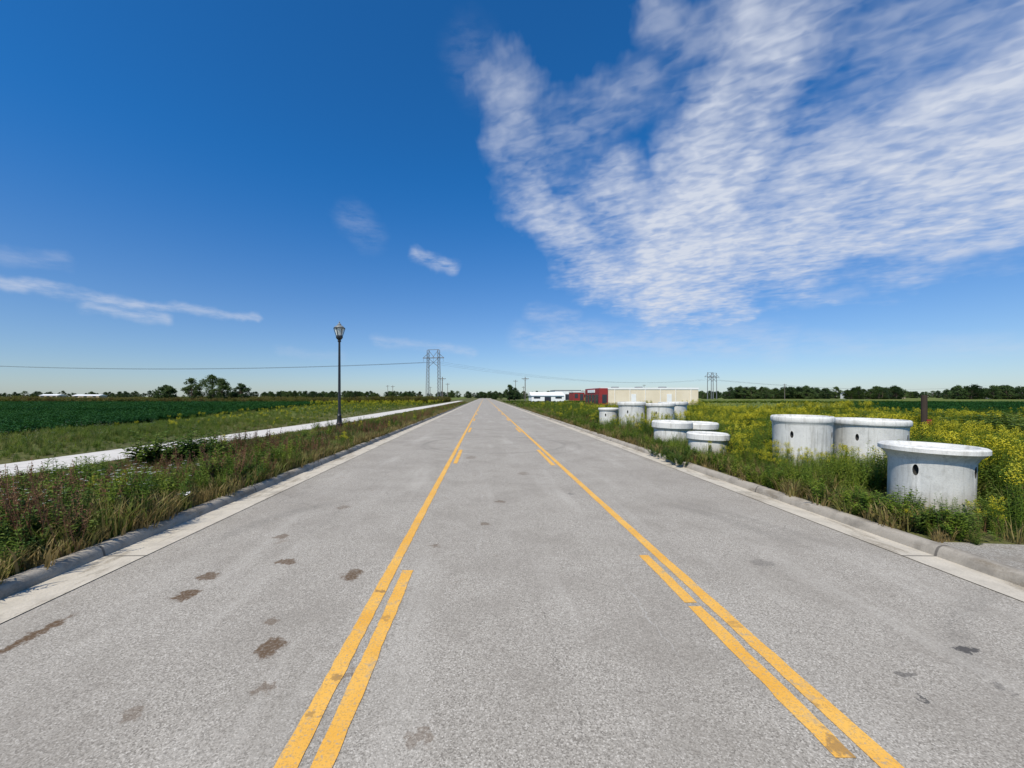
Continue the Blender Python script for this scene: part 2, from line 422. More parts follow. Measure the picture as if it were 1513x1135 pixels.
# pavement (left)
WH = 1.08
def walk_c(y):
    return -11.4 + 1.5*min(1, max(0, (y-7)/18))**0.8 + 0.5*min(1, max(0, (y-25)/60))
mb = MB(); y = -10; prev = None
while y <= 160:
    c = walk_c(y); cur = ((c-WH, y, .10), (c+WH, y, .10))
    if prev: mb.quad(prev[0], prev[1], cur[1], cur[0])
    prev = cur; y += 1 if y < 60 else 10
mb.obj('pavement', [m_walk])

# crop field & side pull-off
mb = MB()
mb.v += [(-19, 10, .10), (-19.5, 16, .10), (-30, 66, .10), (-36, 95, .10), (-150, 95, .10), (-150, 10, .10)]
mb.f.append((0, 5, 4, 3, 2, 1)); mb.m.append(0); mb.obj('crop_field', [cropm])
mb = MB()
mb.v += [(30, 34, .10), (400, 34, .10), (400, 100, .10), (92, 100, .10)]
mb.f.append((0, 1, 2, 3)); mb.m.append(0); mb.obj('crop_field', [cropm])
mb = MB()
mb.v += [(RK+.17, -2, .104), (14, -2, .104), (14, 3.9, .104), (9, 4.3, .104), (7.0, 4.55, .104), (RK+.17, 4.75, .104)]
mb.f.append(tuple(range(6))); mb.m.append(0); mb.obj('driveway', [gravm])

# ------------------------------------------------------------------ plant prototypes
f_grass = foliage('grass_blades', [(0.25, (0.09, 0.14, 0.02)), (0.5, (0.16, 0.20, 0.035)), (0.75, (0.24, 0.22, 0.07))])
f_dry = foliage('dry_grass_blades', [(0.25, (0.19, 0.15, 0.05)), (0.5, (0.29, 0.21, 0.085)), (0.75, (0.20, 0.20, 0.055))])
f_brown = foliage('dead_weed_stems', [(0.3, (0.12, 0.055, 0.026)), (0.7, (0.23, 0.12, 0.06))], 0.15)
f_leaf = foliage('weed_leaves', [(0.25, (0.04, 0.085, 0.014)), (0.5, (0.085, 0.14, 0.022)), (0.75, (0.15, 0.20, 0.035))])
f_gleaf = foliage('goldenrod_leaves', [(0.25, (0.07, 0.13, 0.015)), (0.5, (0.14, 0.21, 0.022)), (0.75, (0.22, 0.27, 0.03))])
f_gold = foliage('goldenrod_flowers', [(0.25, (0.40, 0.38, 0.02)), (0.5, (0.58, 0.50, 0.025)), (0.75, (0.45, 0.44, 0.04))], 0.35)
f_white = foliage('white_petals', [(0.3, (0.65, 0.65, 0.58)), (0.7, (0.8, 0.8, 0.75))], 0.3)
f_crop = foliage('soybean_leaves', [(0.25, (0.012, 0.058, 0.007)), (0.5, (0.020, 0.082, 0.010)), (0.75, (0.032, 0.105, 0.014))], 0.2, 0.05)
f_tree = foliage('tree_leaves', [(0.25, (0.018, 0.040, 0.010)), (0.5, (0.038, 0.070, 0.015)), (0.75, (0.07, 0.105, 0.022))], 0.2)
f_bark = plain('bark', (0.10, 0.075, 0.055), 0.9)

def rdir(zmin=-0.3, zmax=1):
    a = U(0, 2*math.pi); z = U(zmin, zmax); r = math.sqrt(max(0, 1-z*z))
    return Vector((r*math.cos(a), r*math.sin(a), z))
def grass(n, h, sp, mi=0, wd=.008, mb=None):
    mb = mb or MB()
    for _ in range(n):
        a = U(0, 6.283); r = sp*math.sqrt(R()); p = Vector((r*math.cos(a), r*math.sin(a), 0))
        ln = Vector((math.cos(a+U(-.8, .8)), math.sin(a+U(-.8, .8)), 0))*U(.1, 1.0)
        H = h*U(.4, 1.1); s = Vector((-math.sin(a+U(-1, 1)), math.cos(a), 0)).normalized()*wd*U(.6, 1.3)
        p1 = p+Vector((0, 0, H*.5))+ln*H*.25; p2 = p+Vector((0, 0, H*.85))+ln*H*.8
        mb.quad(p-s, p+s, p1+s*.8, p1-s*.8, mi); mb.tri(p1-s*.8, p1+s*.8, p2, mi)
    return mb
def stemleaf(mb, p0, p1, n, L, W, ms_, ml, droop=.2, rad=.004, z0=.1):
    mb.tube(p0, p1, rad, rad*.6, 3, ms_, False)
    for k in range(n):
        q = z0+(1-z0)*(k+R())/n; p = p0.lerp(p1, q); a = k*2.4+U(-.4, .4)
        d = Vector((math.cos(a), math.sin(a), U(.1, .8)-droop)).normalized(); s = Vector((-math.sin(a), math.cos(a), 0))
        mb.leaf(p, d, s, L*U(.6, 1.15)*(1.1-.4*q), W*U(.7, 1.2), ml)
def goldenrod(n=6, h=.85, flowers=.8):
    mb = MB()
    for _ in range(n):
        a = U(0, 6.28); r = U(0, .16); p0 = Vector((r*math.cos(a), r*math.sin(a), 0)); H = h*U(.65, 1.08)
        p1 = p0+Vector((U(-.14, .14), U(-.14, .14), H))
        stemleaf(mb, p0, p1, 26, .10, .022, 0, 0)
        if R() < flowers:
            for b_ in range(9):
                q = b_/9; aa = b_*2.4
                bp = p1+Vector((0, 0, -.18*h*(1-q)+.04)); L = (.10*(1-q)+.02)
                bd = Vector((math.cos(aa), math.sin(aa), .5)).normalized()
                for k in range(7):
                    pp = bp+bd*L*(k+1)/7+rdir(-1)*.008; s = U(.009, .016)
                    d1 = rdir(-.2); d2 = d1.orthogonal().normalized()
                    mb.leaf(pp, d1, d2, s*1.7, s*1.4, 1, 0)
    return mb
def bush(n=10, h=.6, sp=.28, L=.085, W=.045, nl=26):
    mb = MB()
    for _ in range(n):
        a = U(0, 6.28); r = U(0, sp*.4); p0 = Vector((r*math.cos(a), r*math.sin(a), 0))
        a2 = a+U(-.5, .5); rr = sp*U(.2, 1.1); H = h*U(.5, 1.05)*(1-.35*(rr/sp)**2)
        p1 = Vector((rr*math.cos(a2), rr*math.sin(a2), H))
        stemleaf(mb, p0, p1, nl, L, W, 0, 0, .35, .004)
    return mb
def umbels(n=5, h=.6):
    mb = MB()
    for _ in range(n):
        p0 = Vector((U(-.15, .15), U(-.15, .15), 0)); p1 = p0+Vector((U(-.15, .15), U(-.15, .15), h*U(.5, 1.1)))
        stemleaf(mb, p0, p1, 7, .07, .02, 0, 0, rad=.003)
        rr = U(.012, .024)
        for k in range(12):
            a = U(0, 6.28); r = rr*math.sqrt(R()); pp = p1+Vector((r*math.cos(a), r*math.sin(a), .006-.1*r))
            d = Vector((math.cos(a), math.sin(a), .1)); s = Vector((-math.sin(a), math.cos(a), 0)); mb.leaf(pp, d, s, .012, .010, 1, 0)
    return mb
def dead(n=7, h=.6):
    mb = MB()
    for _ in range(n):
        p0 = Vector((U(-.1, .1), U(-.1, .1), 0)); H = h*U(.5, 1.1); p1 = p0+Vector((U(-.2, .2), U(-.2, .2), H))
        mb.tube(p0, p1, .004, .002, 3, 0, False)
        for k in range(34):
            q = U(.45, 1); p = p0.lerp(p1, q)+rdir(-.5)*.014; d = rdir(0); mb.leaf(p, d, d.orthogonal().normalized(), U(.012, .03), .011, 0)
    return mb

def scatter(group, name, proto_mb, mats, pts):
    """pts: list of (x,y,z,scale). One emitter sheet, plant mesh instanced on its faces."""
    e = MB()
    for (x, y, z, s) in pts:
        a = U(0, 6.283); h = s/2*math.sqrt(2)
        tx, ty = U(-.1, .1), U(-.1, .1)
        q = []
        for k in range(4):
            ca, sa = math.cos(a+k*math.pi/2)*h, math.sin(a+k*math.pi/2)*h
            q.append((x+ca, y+sa, z+tx*ca+ty*sa))
        e.quad(*q)
    eo = e.obj(name, [], group)
    eo.instance_type = 'FACES'; eo.use_instance_faces_scale = True; eo.show_instancer_for_render = False; eo.show_instancer_for_viewport = False
    pr = proto_mb.obj(name+'_plant', mats, eo)
    return eo
def nz(x, y, s, o=0): return 0.5+0.5*noise.noise(Vector((x*s+o, y*s+o*1.7, o)))
def region(x0, x1, y0, y1, dens, fn):
    out = []
    for _ in range(int(dens*(x1-x0)*(y1-y0))):
        x, y = U(x0, x1), U(y0, y1); s = fn(x, y)
        if s and s > 0.02: out.append((x, y, .085, s))
    return out
GZ = .09
def view(x, y, mrg=2): return x > -1.32*y-mrg and x < 1.45*y+mrg

# ---- barrels (positions needed to keep plants out of them)
BARR = [(6.95, 6.35, .47, .60, .96), (8.15, 10.45, .62, .66, 1.22), (9.65, 10.2, .70, .75, 1.15),
        (8.05, 22.2, .68, .74, 1.42), (9.35, 21.6, .68, .74, 1.36), (10.5, 22.6, .70, .76, 1.42), (7.2, 23.6, .52, .58, 1.05),
        (7.0, 15.2, .62, .70, .80), (8.1, 15.4, .6, .68, .74), (6.75, 12.3, .52, .58, .62)]
def clear(x, y):
    for (bx, by, r, R2, h) in BARR:
        if (x-bx)**2+(y-by)**2 < (R2+.10)**2: return False
    return True
def front(x, y):
    """sparser growth on the trampled side of each barrel facing the road"""
    for (bx, by, r, R2, h) in BARR:
        vx, vy = -bx, -by; L = math.hypot(vx, vy); vx /= L; vy /= L
        px, py = x-bx, y-by; al = px*vx+py*vy; ac = abs(px*vy-py*vx)
        if 0 < al < 3.2 and ac < R2*1.1: return .62 if al < 2.2 else .8
    return 1.0

# ------ right side vegetation
rv = empty('roadside_weeds')
def r_h(x, y):
    e = x-5.3
    h = .52+.58*min(1, max(0, e/1.8))
    if y < 5.75: h *= .74          # low growth beside the driveway
    elif y < 12: h *= .80
    elif y < 26: h *= .84
    if y > 30: h *= .75
    return h*(.6+.8*nz(x, y, .5, 3))*front(x, y)
def rfn(th, off, gold=False):
    def f(x, y):
        if not view(x, y) or not clear(x, y): return 0
        if x < 5.33: return 0
        if y < 4.85+.25*math.sin(x*3) - (x-5.3)*.12: return 0
        if x > 30 and y > 34: return 0
        if x > 19 and y > 58: return 0
        v = nz(x, y, .35, off)
        if gold:
            v = nz(x, y, .30, off)
            v -= .08*max(0, (y-25)/30) + (.12 if x < 6.2 else 0)
        if v < th: return 0
        return r_h(x, y)
    return f
near_r = lambda d, th, off, g=False: region(5.3, 15, 4.0, 15, d, rfn(th, off, g))+region(5.3, 26, 15, 32, d*.5, rfn(th, off, g))+region(5.3, 60, 32, 75, d*.12, rfn(th, off, g))
def sc(l, k): return [(x, y, z, s*k) for x, y, z, s in l]
scatter(rv, 'goldenrod_a', goldenrod(7, .95), [f_gleaf, f_gold], sc(near_r(5.0, .52, 1, True), 1.05))
scatter(rv, 'goldenrod_b', goldenrod(6, .95, .5), [f_gleaf, f_gold], sc(near_r(4.4, .49, 5, True), .98))
scatter(rv, 'green_weed_a', goldenrod(8, .9, 0), [f_gleaf], sc(near_r(11, .3, 9), .92))
scatter(rv, 'green_weed_b', bush(12, .7, .3, .09, .034), [f_leaf], sc(near_r(7.5, .40, 13), 1.0))
scatter(rv, 'tall_grass', grass(45, .8, .16), [f_grass], sc(near_r(8, .3, 17), .78))
scatter(rv, 'reddish_weed', dead(8, .75), [f_brown], sc(near_r(3, .48, 27), .95))
scatter(rv, 'tall_grass_dry', grass(40, .6, .16), [f_dry], sc(region(5.3, 6.6, 4.7, 60, 8, rfn(.3, 21)), 1.0))
def nearclump(x, y):
    return U(.5, 1.05)*(.3+.7*front(x, y)) if clear(x, y) and y > 4.85 else 0
scatter(rv, 'dense_leafy_weeds', bush(12, .62, .3, .09, .034), [f_leaf], region(5.5, 9.5, 4.9, 6.2, 9, nearclump)+region(7.6, 10, 6.2, 7.4, 6, nearclump)+region(7, 10.6, 8.2, 9.5, 3, nearclump))
scatter(rv, 'edge_grass', grass(30, .3, .12), [f_dry], [(U(5.22, 5.7), U(4.75, 45), GZ, U(.5, 1.3)) for _ in range(650)])
scatter(rv, 'edge_weeds', bush(8, .35, .22, .05, .025), [f_gleaf], [(U(5.3, 5.8), U(4.8, 45), GZ, U(.5, 1.4)) for _ in range(450)])
scatter(rv, 'kerb_clump', bush(12, .5, .3, .07, .03), [f_leaf], [(U(4.95, 5.6), U(10.2, 12.2), .06, U(.6, .95)) for _ in range(26)])
# distance
def far(x, y):
    return (.5+.3*R()) if view(x, y) else 0
def bld(x, y): return 19 < x < 46 and 56 < y < 98
fr = region(6, 60, 60, 100, .3, lambda x, y: far(x, y) if nz(x, y, .05, 2) > .5 and not bld(x, y) else 0)
scatter(rv, 'far_goldenrod', goldenrod(9, .7, .4), [f_gleaf, f_gold], fr)
fr = region(6, 150, 60, 150, .25, lambda x, y: far(x, y) if not (x > 45 and y < 100) and not bld(x, y) else 0)
scatter(rv, 'far_green', bush(12, .5, .5, .2, .09), [f_gleaf], fr)
scatter(rv, 'shrubs', bush(22, 1.0, .7, .16, .09, 30), [f_leaf], [(U(15.2, 21), U(12.5, 16), GZ, U(.8, 1.35)) for _ in range(40)])

# ------ left side vegetation
lv = empty('verge_weeds')
def l_fn(th, off, k=1.0):
    def f(x, y):
        if not view(x, y, 3): return 0
        c = walk_c(y)
        dx = abs(x-c)-WH-.03
        if dx < .0: return 0
        if x > LK-.2: return 0
        v = nz(x, y, .55, off)
        if v < th: return 0
        if x > c: h = .18+.85*min(1, max(0, (dx-.8)/2.2)) if y < 14 else .18+.72*min(1, max(0, (dx-.8)/2.2))
        else: h = .30+.5*min(1, dx/4)
        return h*(.4+1.1*nz(x, y, .7, 4))*k
    return f
def lr(d, th, off, k=1.0):
    return region(-9.5-1.5, -4.4, 2.6, 14, d, l_fn(th, off, k))+region(-10, -4.4, 14, 35, d*.6, l_fn(th, off, k))+region(-9, -4.4, 35, 110, d*.22, l_fn(th, off, k))
scatter(lv, 'verge_grass_dry', grass(40, .42, .17), [f_dry], lr(19, .40, 2, 1.0))
scatter(lv, 'verge_grass_green', grass(45, .42, .17), [f_grass], lr(14, .36, 6, .95))
scatter(lv, 'verge_green_weed', bush(10, .5, .27, .065, .032), [f_leaf], lr(9, .44, 8, 1.1))
scatter(lv, 'verge_green_weed_b', goldenrod(6, .6, 0), [f_gleaf], lr(6, .44, 12, 1.0))
scatter(lv, 'verge_dead_weed', dead(7, .6), [f_brown], lr(9, .44, 15, 1.1))
scatter(lv, 'verge_goldenrod', goldenrod(5, .7), [f_gleaf, f_gold], lr(.6, .5, 19, .85))
scatter(lv, 'short_grass', grass(40, .15, .17), [f_grass], region(-10.6, -4.45, 3, 50, 10, lambda x, y: U(.6, 1.1) if abs(x-walk_c(y)) > WH+.04 and view(x, y) else 0))
scatter(lv, 'edge_grass', grass(30, .26, .12), [f_dry], [(U(-4.85, -4.42), U(2.8, 60), GZ, U(.5, 1.4)) for _ in range(1000)])
# dark leafy clump with white flowers, near left
pts = [(U(-7.6, -5.0), U(4.0, 6.8), GZ, U(.5, 1.15)) for _ in range(85)]
scatter(lv, 'leafy_clump', bush(12, .62, .3, .085, .04), [f_leaf], pts)
scatter(lv, 'white_wildflower', umbels(6, .62), [f_leaf, f_white], [(U(-7.6, -4.8), U(4.0, 6.8), GZ, U(.8, 1.2)) for _ in range(34)]+region(-8.5, -4.7, 5, 18, .3, lambda x, y: U(.5, .8)))
pts = [(-7.1+random.gauss(0, .35), 9.4+random.gauss(0, .35), GZ, U(.95, 1.35)) for _ in range(12)]
pts += [(U(-8.2, -4.9), U(7, 26), GZ, U(.4, .85)) for _ in range(26)]
scatter(lv, 'tall_shrub', bush(14, .85, .36, .13, .07), [f_leaf], pts)
# beyond pavement
def bp(x, y):
    if not view(x, y, 3): return 0
    c = walk_c(y)
    if x > c-WH-.15: return 0
    edge = -19 if y < 16 else -19.5-10.5*(y-16)/50
    if x < edge: return 0
    return (.30+.35*min(1, (c-x-1.1)/4))*(.7+.6*nz(x, y, .4, 3))
scatter(lv, 'meadow_grass', grass(45, .6, .18), [f_grass], region(-20, -9, 6, 30, 6, bp)+region(-30, -9, 30, 110, 1.2, bp))
scatter(lv, 'meadow_weed', bush(10, .6, .3, .07, .03), [f_gleaf], region(-20, -9, 6, 30, 4, bp)+region(-30, -9, 30, 110, .8, bp))
scatter(lv, 'meadow_wildflower', umbels(7, .62), [f_leaf, f_white], region(-19, -12.5, 7, 22, .9, lambda x, y: bp(x, y)*1.3))
scatter(lv, 'meadow_goldenrod', goldenrod(6, .7), [f_gleaf, f_gold], region(-30, -9, 20, 110, .4, bp))
# crops
cf = empty('soybean_crop')
cp = []
y = 12.0
def cedge(y): return -19.2 if y < 16 else -19.5-10.5*(y-16)/50
while y < 94:
    x = cedge(y)-.3
    step = .42 if y < 40 else .85
    while x > -1.3*y-4 and x > -148:
        cp.append((x+U(-.2, .2), y+U(-.25, .25), GZ, U(.85, 1.15)*(1 if y < 40 else 1.5))); x -= step
    y += .62 if y < 40 else 1.3
y = 35.0
while y < 99:
    x = 31+max(0, (y-36)*.95)
    while x < 1.45*y:
        cp.append((x+U(-.3, .3), y+U(-.3, .3), GZ, U(1.2, 1.6))); x += 1.0
    y += 1.6
scatter(cf, 'soybean_rows', bush(12, .5, .34, .13, .10, 14), [f_crop], cp)
# weeds & scrub beyond the field
scr = region(-190, -12, 96, 150, .4, lambda x, y: U(1.0, 2.0)*(.6+.9*nz(x, y, .03, 6)) if view(x, y) else 0)
f_scrub = foliage('scrub_leaves', [(0.25, (0.13, 0.095, 0.035)), (0.45, (0.17, 0.15, 0.03)), (0.65, (0.13, 0.16, 0.025)), (.8, (.15, .085, .04))], .2, .03)
scatter(lv, 'scrub_far', bush(14, .9, .6, .2, .1), [f_scrub], scr)
scr = region(-60, -9.5, 66, 110, .35, lambda x, y: U(.7, 1.2) if view(x, y) and x > cedge(y) and x < walk_c(y)-1.6 else 0)
scatter(lv, 'scrub_mid', goldenrod(9, .8), [f_gleaf, f_gold], scr)

# ------------------------------------------------------------------ precast concrete manhole barrels
m_dark = plain('recess_painted_shade', (0.05, 0.048, 0.042), 0.95)  # near-black colour paints in the shade inside the lift holes
for (bx, by, r, R2, h) in BARR:
    e = empty('concrete_manhole_barrel', (bx, by, GZ-.005), U(0, .4))
    mb = MB()
    ri = r-.085
    if bx < 7.5 and by < 8:    # flared bell with thin lip
        prof = [(ri, 0), (r, 0), (r+.004, h*.76), (r+.03, h*.82), (R2-.03, h*.90), (R2, h*.915), (R2, h*.975), (R2-.012, h*.99), (R2-.03, h), (r+.03, h), (r+.005, h*.95), (ri, h*.93)]
    elif h > .85:
        prof = [(ri, 0), (r-.01, 0), (r, h*.82), (r+.01, h*.86), (R2-.008, h*.885), (R2, h*.90), (R2, h*.97), (R2-.01, h*.987), (R2-.03, h), (r-.01, h), (r-.03, h*.945), (ri, h*.93)]
    else: prof = [(ri, 0), (r, 0), (r, h*.6), (R2-.02, h*.68), (R2, h*.71), (R2, h*.94), (R2-.015, h*.97), (R2-.04, h), (r-.02, h), (ri, h*.93)]
    mb.lathe(prof, 64, 0, closed=True)
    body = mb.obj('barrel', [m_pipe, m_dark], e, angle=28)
    recalc(body.data)
    body.rotation_euler = (U(-.02, .02), U(-.02, .02), 0)
    if h > .85:
        cb = MB()
        base = math.atan2(-by, -bx)
        for da in (-.30, 1.25, 2.9):
            a = base+da-e.rotation_euler[2]
            d = Vector((math.cos(a), math.sin(a), 0)); s = Vector((-d.y, d.x, 0))
            zc_ = h*.63; n = 16; i0 = len(cb.v)
            for k in range(n):
                an = 2*math.pi*k/n
                o = s*math.cos(an)*.040+Vector((0, 0, math.sin(an)*.095))
                cb.v.append(tuple(d*(r-.065)+o*.8+Vector((0, 0, zc_)))); cb.v.append(tuple(d*(r+.12)+o*1.1+Vector((0, 0, zc_))))
            for k in range(n):
                k2 = (k+1) % n; cb.f.append((i0+2*k, i0+2*k2, i0+2*k2+1, i0+2*k+1)); cb.m.append(0)
            cb.f.append(tuple(i0+2*k for k in reversed(range(n)))); cb.m.append(0)
            cb.f.append(tuple(i0+2*k+1 for k in range(n))); cb.m.append(0)
        cut = cb.obj('cutter', [m_dark], e); recalc(cut.data)
        md = body.modifiers.new('b', 'BOOLEAN'); md.operation = 'DIFFERENCE'; md.object = cut; md.solver = 'EXACT'; md.material_mode = 'TRANSFER'
        bpy.context.view_layer.update()
        dg = bpy.context.evaluated_depsgraph_get()
        nm = bpy.data.meshes.new_from_object(body.evaluated_get(dg))
        body.modifiers.clear(); body.data = nm
        bpy.data.objects.remove(cut)

# ------------------------------------------------------------------ street lamp
m_black = plain('black_painted_metal', (0.018, 0.02, 0.022), 0.45, .2, 20, spec=.5)
m_glass, t, b = mat('lantern_glass', 0.3, 0.5)
b.inputs['Base Color'].default_value = (0.70, 0.72, 0.68, 1)
m_cap = plain('lantern_cap_metal', (0.20, 0.21, 0.20), .4, .1, 20, spec=.5)
lamp = empty('street_lamp', (-7.15, 20, GZ))
mb = MB()
mb.lathe([(0, 0), (.20, 0), (.20, .06), (.17, .09), (.15, .35), (.16, .38), (.13, .42), (.10, .75), (.11, .78), (.075, .84), (.065, .9)], 16)
mb.obj('base', [m_black], lamp, angle=30)
mb = MB(); mb.tube((0, 0, .88), (0, 0, 4.5), .07, .05, 14); mb.lathe([(.05, 4.38), (.085, 4.42), (.085, 4.46), (.05, 4.5)], 14); mb.obj('pole', [m_black], lamp, angle=30)
mb = MB()
mb.lathe([(.05, 4.42), (.08, 4.50), (.14, 4.56), (.17, 4.60), (.17, 4.70), (0, 4.70)], 8)
for k in range(6):
    a = 2*math.pi*k/6+.3; c, s = math.cos(a), math.sin(a)
    mb.tube((.15*c, .15*s, 4.69), (.265*c, .265*s, 5.06), .016, .016, 4)
mb.lathe([(.245, 5.05), (.285, 5.05), (.285, 5.085), (.25, 5.09)], 8)
mb.obj('lantern_frame', [m_black], lamp, angle=30)
mb = MB(); mb.lathe([(.25, 5.085), (.22, 5.14), (.14, 5.20), (.09, 5.22), (.09, 5.26), (.06, 5.30), (.02, 5.33), (.03, 5.37), (.012, 5.40), (0, 5.45)], 16)
mb.obj('lantern_cap', [m_cap], lamp, angle=30)
mb = MB(); mb.lathe([(.135, 4.70), (.245, 5.05)], 8); mb.obj('lantern_glass', [m_glass], lamp)

# ------------------------------------------------------------------ pylons & wires
m_wood = plain('weathered_pole', (0.16, 0.14, 0.12), .9)
m_steel = plain('galvanised_steel', (0.17, 0.18, 0.19), .6, .1)
m_wire = plain('wire', (0.05, 0.05, 0.055), .6)
def hframe(x, y, H, W, rz=0, lattice=False):
    e = empty('transmission_pylon', (x, y, GZ), rz)
    mb = MB(); h2 = W/4
    for s in (-1, 1):
        if lattice:
            q = .55
            for a, c in ((-q, -q), (q, -q), (q, q), (-q, q)):
                mb.tube((s*h2*1.15+a, c, 0), (s*h2+a*.6, c*.6, H), .08, .07, 4)
            z = 0; sg = 1.15
            while z < H-1:
                z2 = z+1.3
                for yy_ in (-q*.8, q*.8):
                    mb.tube((s*h2-q*.8*sg, yy_, z), (s*h2+q*.8*sg, yy_, z2), .035, .035, 3)
                    mb.tube((s*h2+q*.8*sg, yy_, z), (s*h2-q*.8*sg, yy_, z2), .035, .035, 3)
                z = z2
        else:
            mb.tube((s*h2, 0, 0), (s*h2, 0, H), .24, .16, 8)
    rr = .22 if lattice else .18
    mb.tube((-W/2, 0, H*.84), (W/2, 0, H*.84), rr, rr, 4)
    mb.tube((-W/2, 0, H*.84), (-h2, 0, H*.93), .10, .10, 4); mb.tube((W/2, 0, H*.84), (h2, 0, H*.93), .10, .10, 4)
    mb.tube((-h2, 0, H*.84), (h2, 0, H*.66), .10, .10, 4); mb.tube((h2, 0, H*.84), (-h2, 0, H*.66), .10, .10, 4)
    mb.tube((-h2, 0, H), (h2, 0, H), .12, .12, 4)
    mb.tube((-h2, 0, H), (h2*.2, 0, H*.84), .09, .09, 4); mb.tube((h2, 0, H), (-h2*.2, 0, H*.84), .09, .09, 4)
    for s in (-1, 0, 1):
        for k in range(6): mb.lathe([(.03, 0), (.13, .05), (.03, .1)], 8, 0, (s*W*.47, 0, H*.84-.35-k*.2))
    mb.obj('frame', [m_steel], e); return e
hframe(-18.9, 150, 19.0, 8.0, -.15, True)
hframe(-210, 168, 19, 8.0, -.1, True)
hframe(139, 250, 16.5, 8, .2); hframe(148, 262, 16.8, 8, .2)
wires = empty('power_lines')
def wire(a, c, sag, nm, r=.035):
    mb = MB(); a = Vector(a); c = Vector(c); pv = a; n = 20
    for k in range(1, n+1):
        q = k/n; p_ = a.lerp(c, q)-Vector((0, 0, sag*4*q*(1-q))); mb.tube(pv, p_, r, r, 4, 0, False); pv = p_
    mb.obj(nm, [m_wire], wires)
for k, o in enumerate((-3.6, 0, 3.6)):
    wire((-18.9+o*.98, 150-o*.15, 14.5), (-210, 168+o, 14.7), 2.0, 'conductor')
    wire((-18.9+o*.98, 150-o*.15, 14.5), (139+o, 250, 12.5), 4.5, 'conductor', .020)
    wire((148+o, 262, 12.5), (520, 420, 13), 5, 'conductor', .030)
def upole(x, y, H, cross=True):
    e = empty('utility_pole', (x, y, GZ)); mb = MB(); mb.tube((0, 0, 0), (0, 0, H), .16, .11, 8)
    if cross:
        mb.box(-1.1, 1.1, -.16, -.06, H-.7, H-.55)
        for s in (-1, -.4, .4, 1): mb.lathe([(.03, 0), (.06, .06), (.05, .14), (0, .16)], 8, 0, (s, -.11, H-.55))
        mb.tube((-.7, -.1, H-.7), (0, -.12, H-1.3), .03, .03, 4); mb.tube((.7, -.1, H-.7), (0, -.12, H-1.3), .03, .03, 4)
    mb.obj('pole', [m_wood], e)
upole(-13.5, 130, 8); upole(13, 130, 8); upole(14.5, 190, 9.5); upole(-20, 220, 9); upole(-52, 230, 8); upole(170, 230, 9); upole(-40, 300, 9); upole(24, 250, 8); upole(-62, 260, 9); upole(110, 280, 10)

# ------------------------------------------------------------------ buildings
m_cream, t, b = mat('cream_metal_siding', 0.6, .3)
P = objco(t); wv = t.math('SINE', t.math('MULTIPLY', t.math('ADD', t.sep(P)[0], t.sep(P)[1]), 20))
c = t.ramp(t.noise(P, .5, 4), [(0.3, (0.69, 0.59, 0.43)), (0.7, (0.77, 0.67, 0.51))]); t.l.new(c, b.inputs['Base Color'])
t.l.new(t.bump(wv, .3, .01), b.inputs['Normal'])
m_white = plain('white_metal_siding', (0.78, 0.78, 0.76), .6, .06, 1)
m_red = plain('red_facade', (0.26, 0.03, 0.028), .6, .1, 1)
m_win = plain('dark_window_glass', (0.03, 0.035, 0.045), .15, .1, 1, spec=.6)
m_roof = plain('grey_roofing', (0.24, 0.24, 0.25), .7, .1)
m_tan = plain('tan_brick', (0.42, 0.34, 0.25), .8, .1)

e = empty('retail_store', (22.9, 80, GZ))
Wd, Dp, H = 19.2, 11.0, 3.45
mb = MB(); mb.box(0, Wd, 0, Dp, 0, H-.35); mb.obj('walls', [m_cream], e)
mb = MB(); mb.box(-.08, Wd+.08, -.08, Dp+.08, H-.35, H); mb.obj('parapet', [m_white], e)
mb = MB(); mb.box(-.06, Wd+.06, -.06, -.003, 0, .45); mb.obj('plinth', [m_tan], e)
mb = MB()
mb.box(-.35, -.1, -.1, Dp, 0, H-.1); mb.box(-.35, 1.3, -.25, -.09, 0, H-.1); mb.obj('red_front', [m_red], e)
mb = MB()
for k in range(4): mb.box(-.40, -.353, .6+k*2.6, 2.6+k*2.6, .3, 2.1)
mb.box(.2, 1.1, -.30, -.253, .4, 2.1); mb.obj('windows', [m_win], e)
mb = MB(); mb.box(-.44, -.353, 3, 8.5, 2.5, 3.1); mb.obj('sign_panel', [m_white], e)
mb = MB()
for k in (6, 13): mb.box(k, k+.95, -.05, -.003, .46, 2.2)
for k in range(6): mb.box(2.7+k*3, 2.78+k*3, -.09, -.003, .46, H-.35)
mb.obj('doors_and_downpipes', [m_white], e)
mb = MB()
for k in range(3): mb.box(4+k*5, 5.2+k*5, 5, 6.4, H-.1, H+.3)
mb.obj('roof_units', [m_steel], e)

def shed(name, x, y, W, D, H, rz=0, wall=None, roof=None, gable=True, nd=3):
    e = empty(name, (x, y, GZ), rz); mb = MB(); mb.box(0, W, 0, D, 0, H); mb.obj('walls', [wall or m_white], e)
    mb = MB()
    if gable:
        g = H+D*.14
        mb.v += [(-.3, -.3, H+.003), (W+.3, -.3, H+.003), (W+.3, D+.3, H+.003), (-.3, D+.3, H+.003), (-.3, D/2, g), (W+.3, D/2, g)]
        mb.f += [(0, 1, 5, 4), (3, 4, 5, 2), (0, 4, 3), (1, 2, 5), (0, 3, 2, 1)]; mb.m += [0]*5
    else: mb.box(-.15, W+.15, -.15, D+.15, H+.003, H+.35)
    mb.obj('roof', [roof or m_roof], e)
    mb = MB()
    for k in range(nd):
        cx_ = W*(k+.5)/nd; mb.box(cx_-min(1.4, W/nd*.3), cx_+min(1.4, W/nd*.3), -.04, -.003, .1+(0 if k % 2 else .9), min(H-.4, 2.8))
    mb.obj('doors_and_windows', [m_win], e)
shed('white_warehouse', 16, 138, 11, 9, 2.0, 0, m_white, m_white, True, 3)
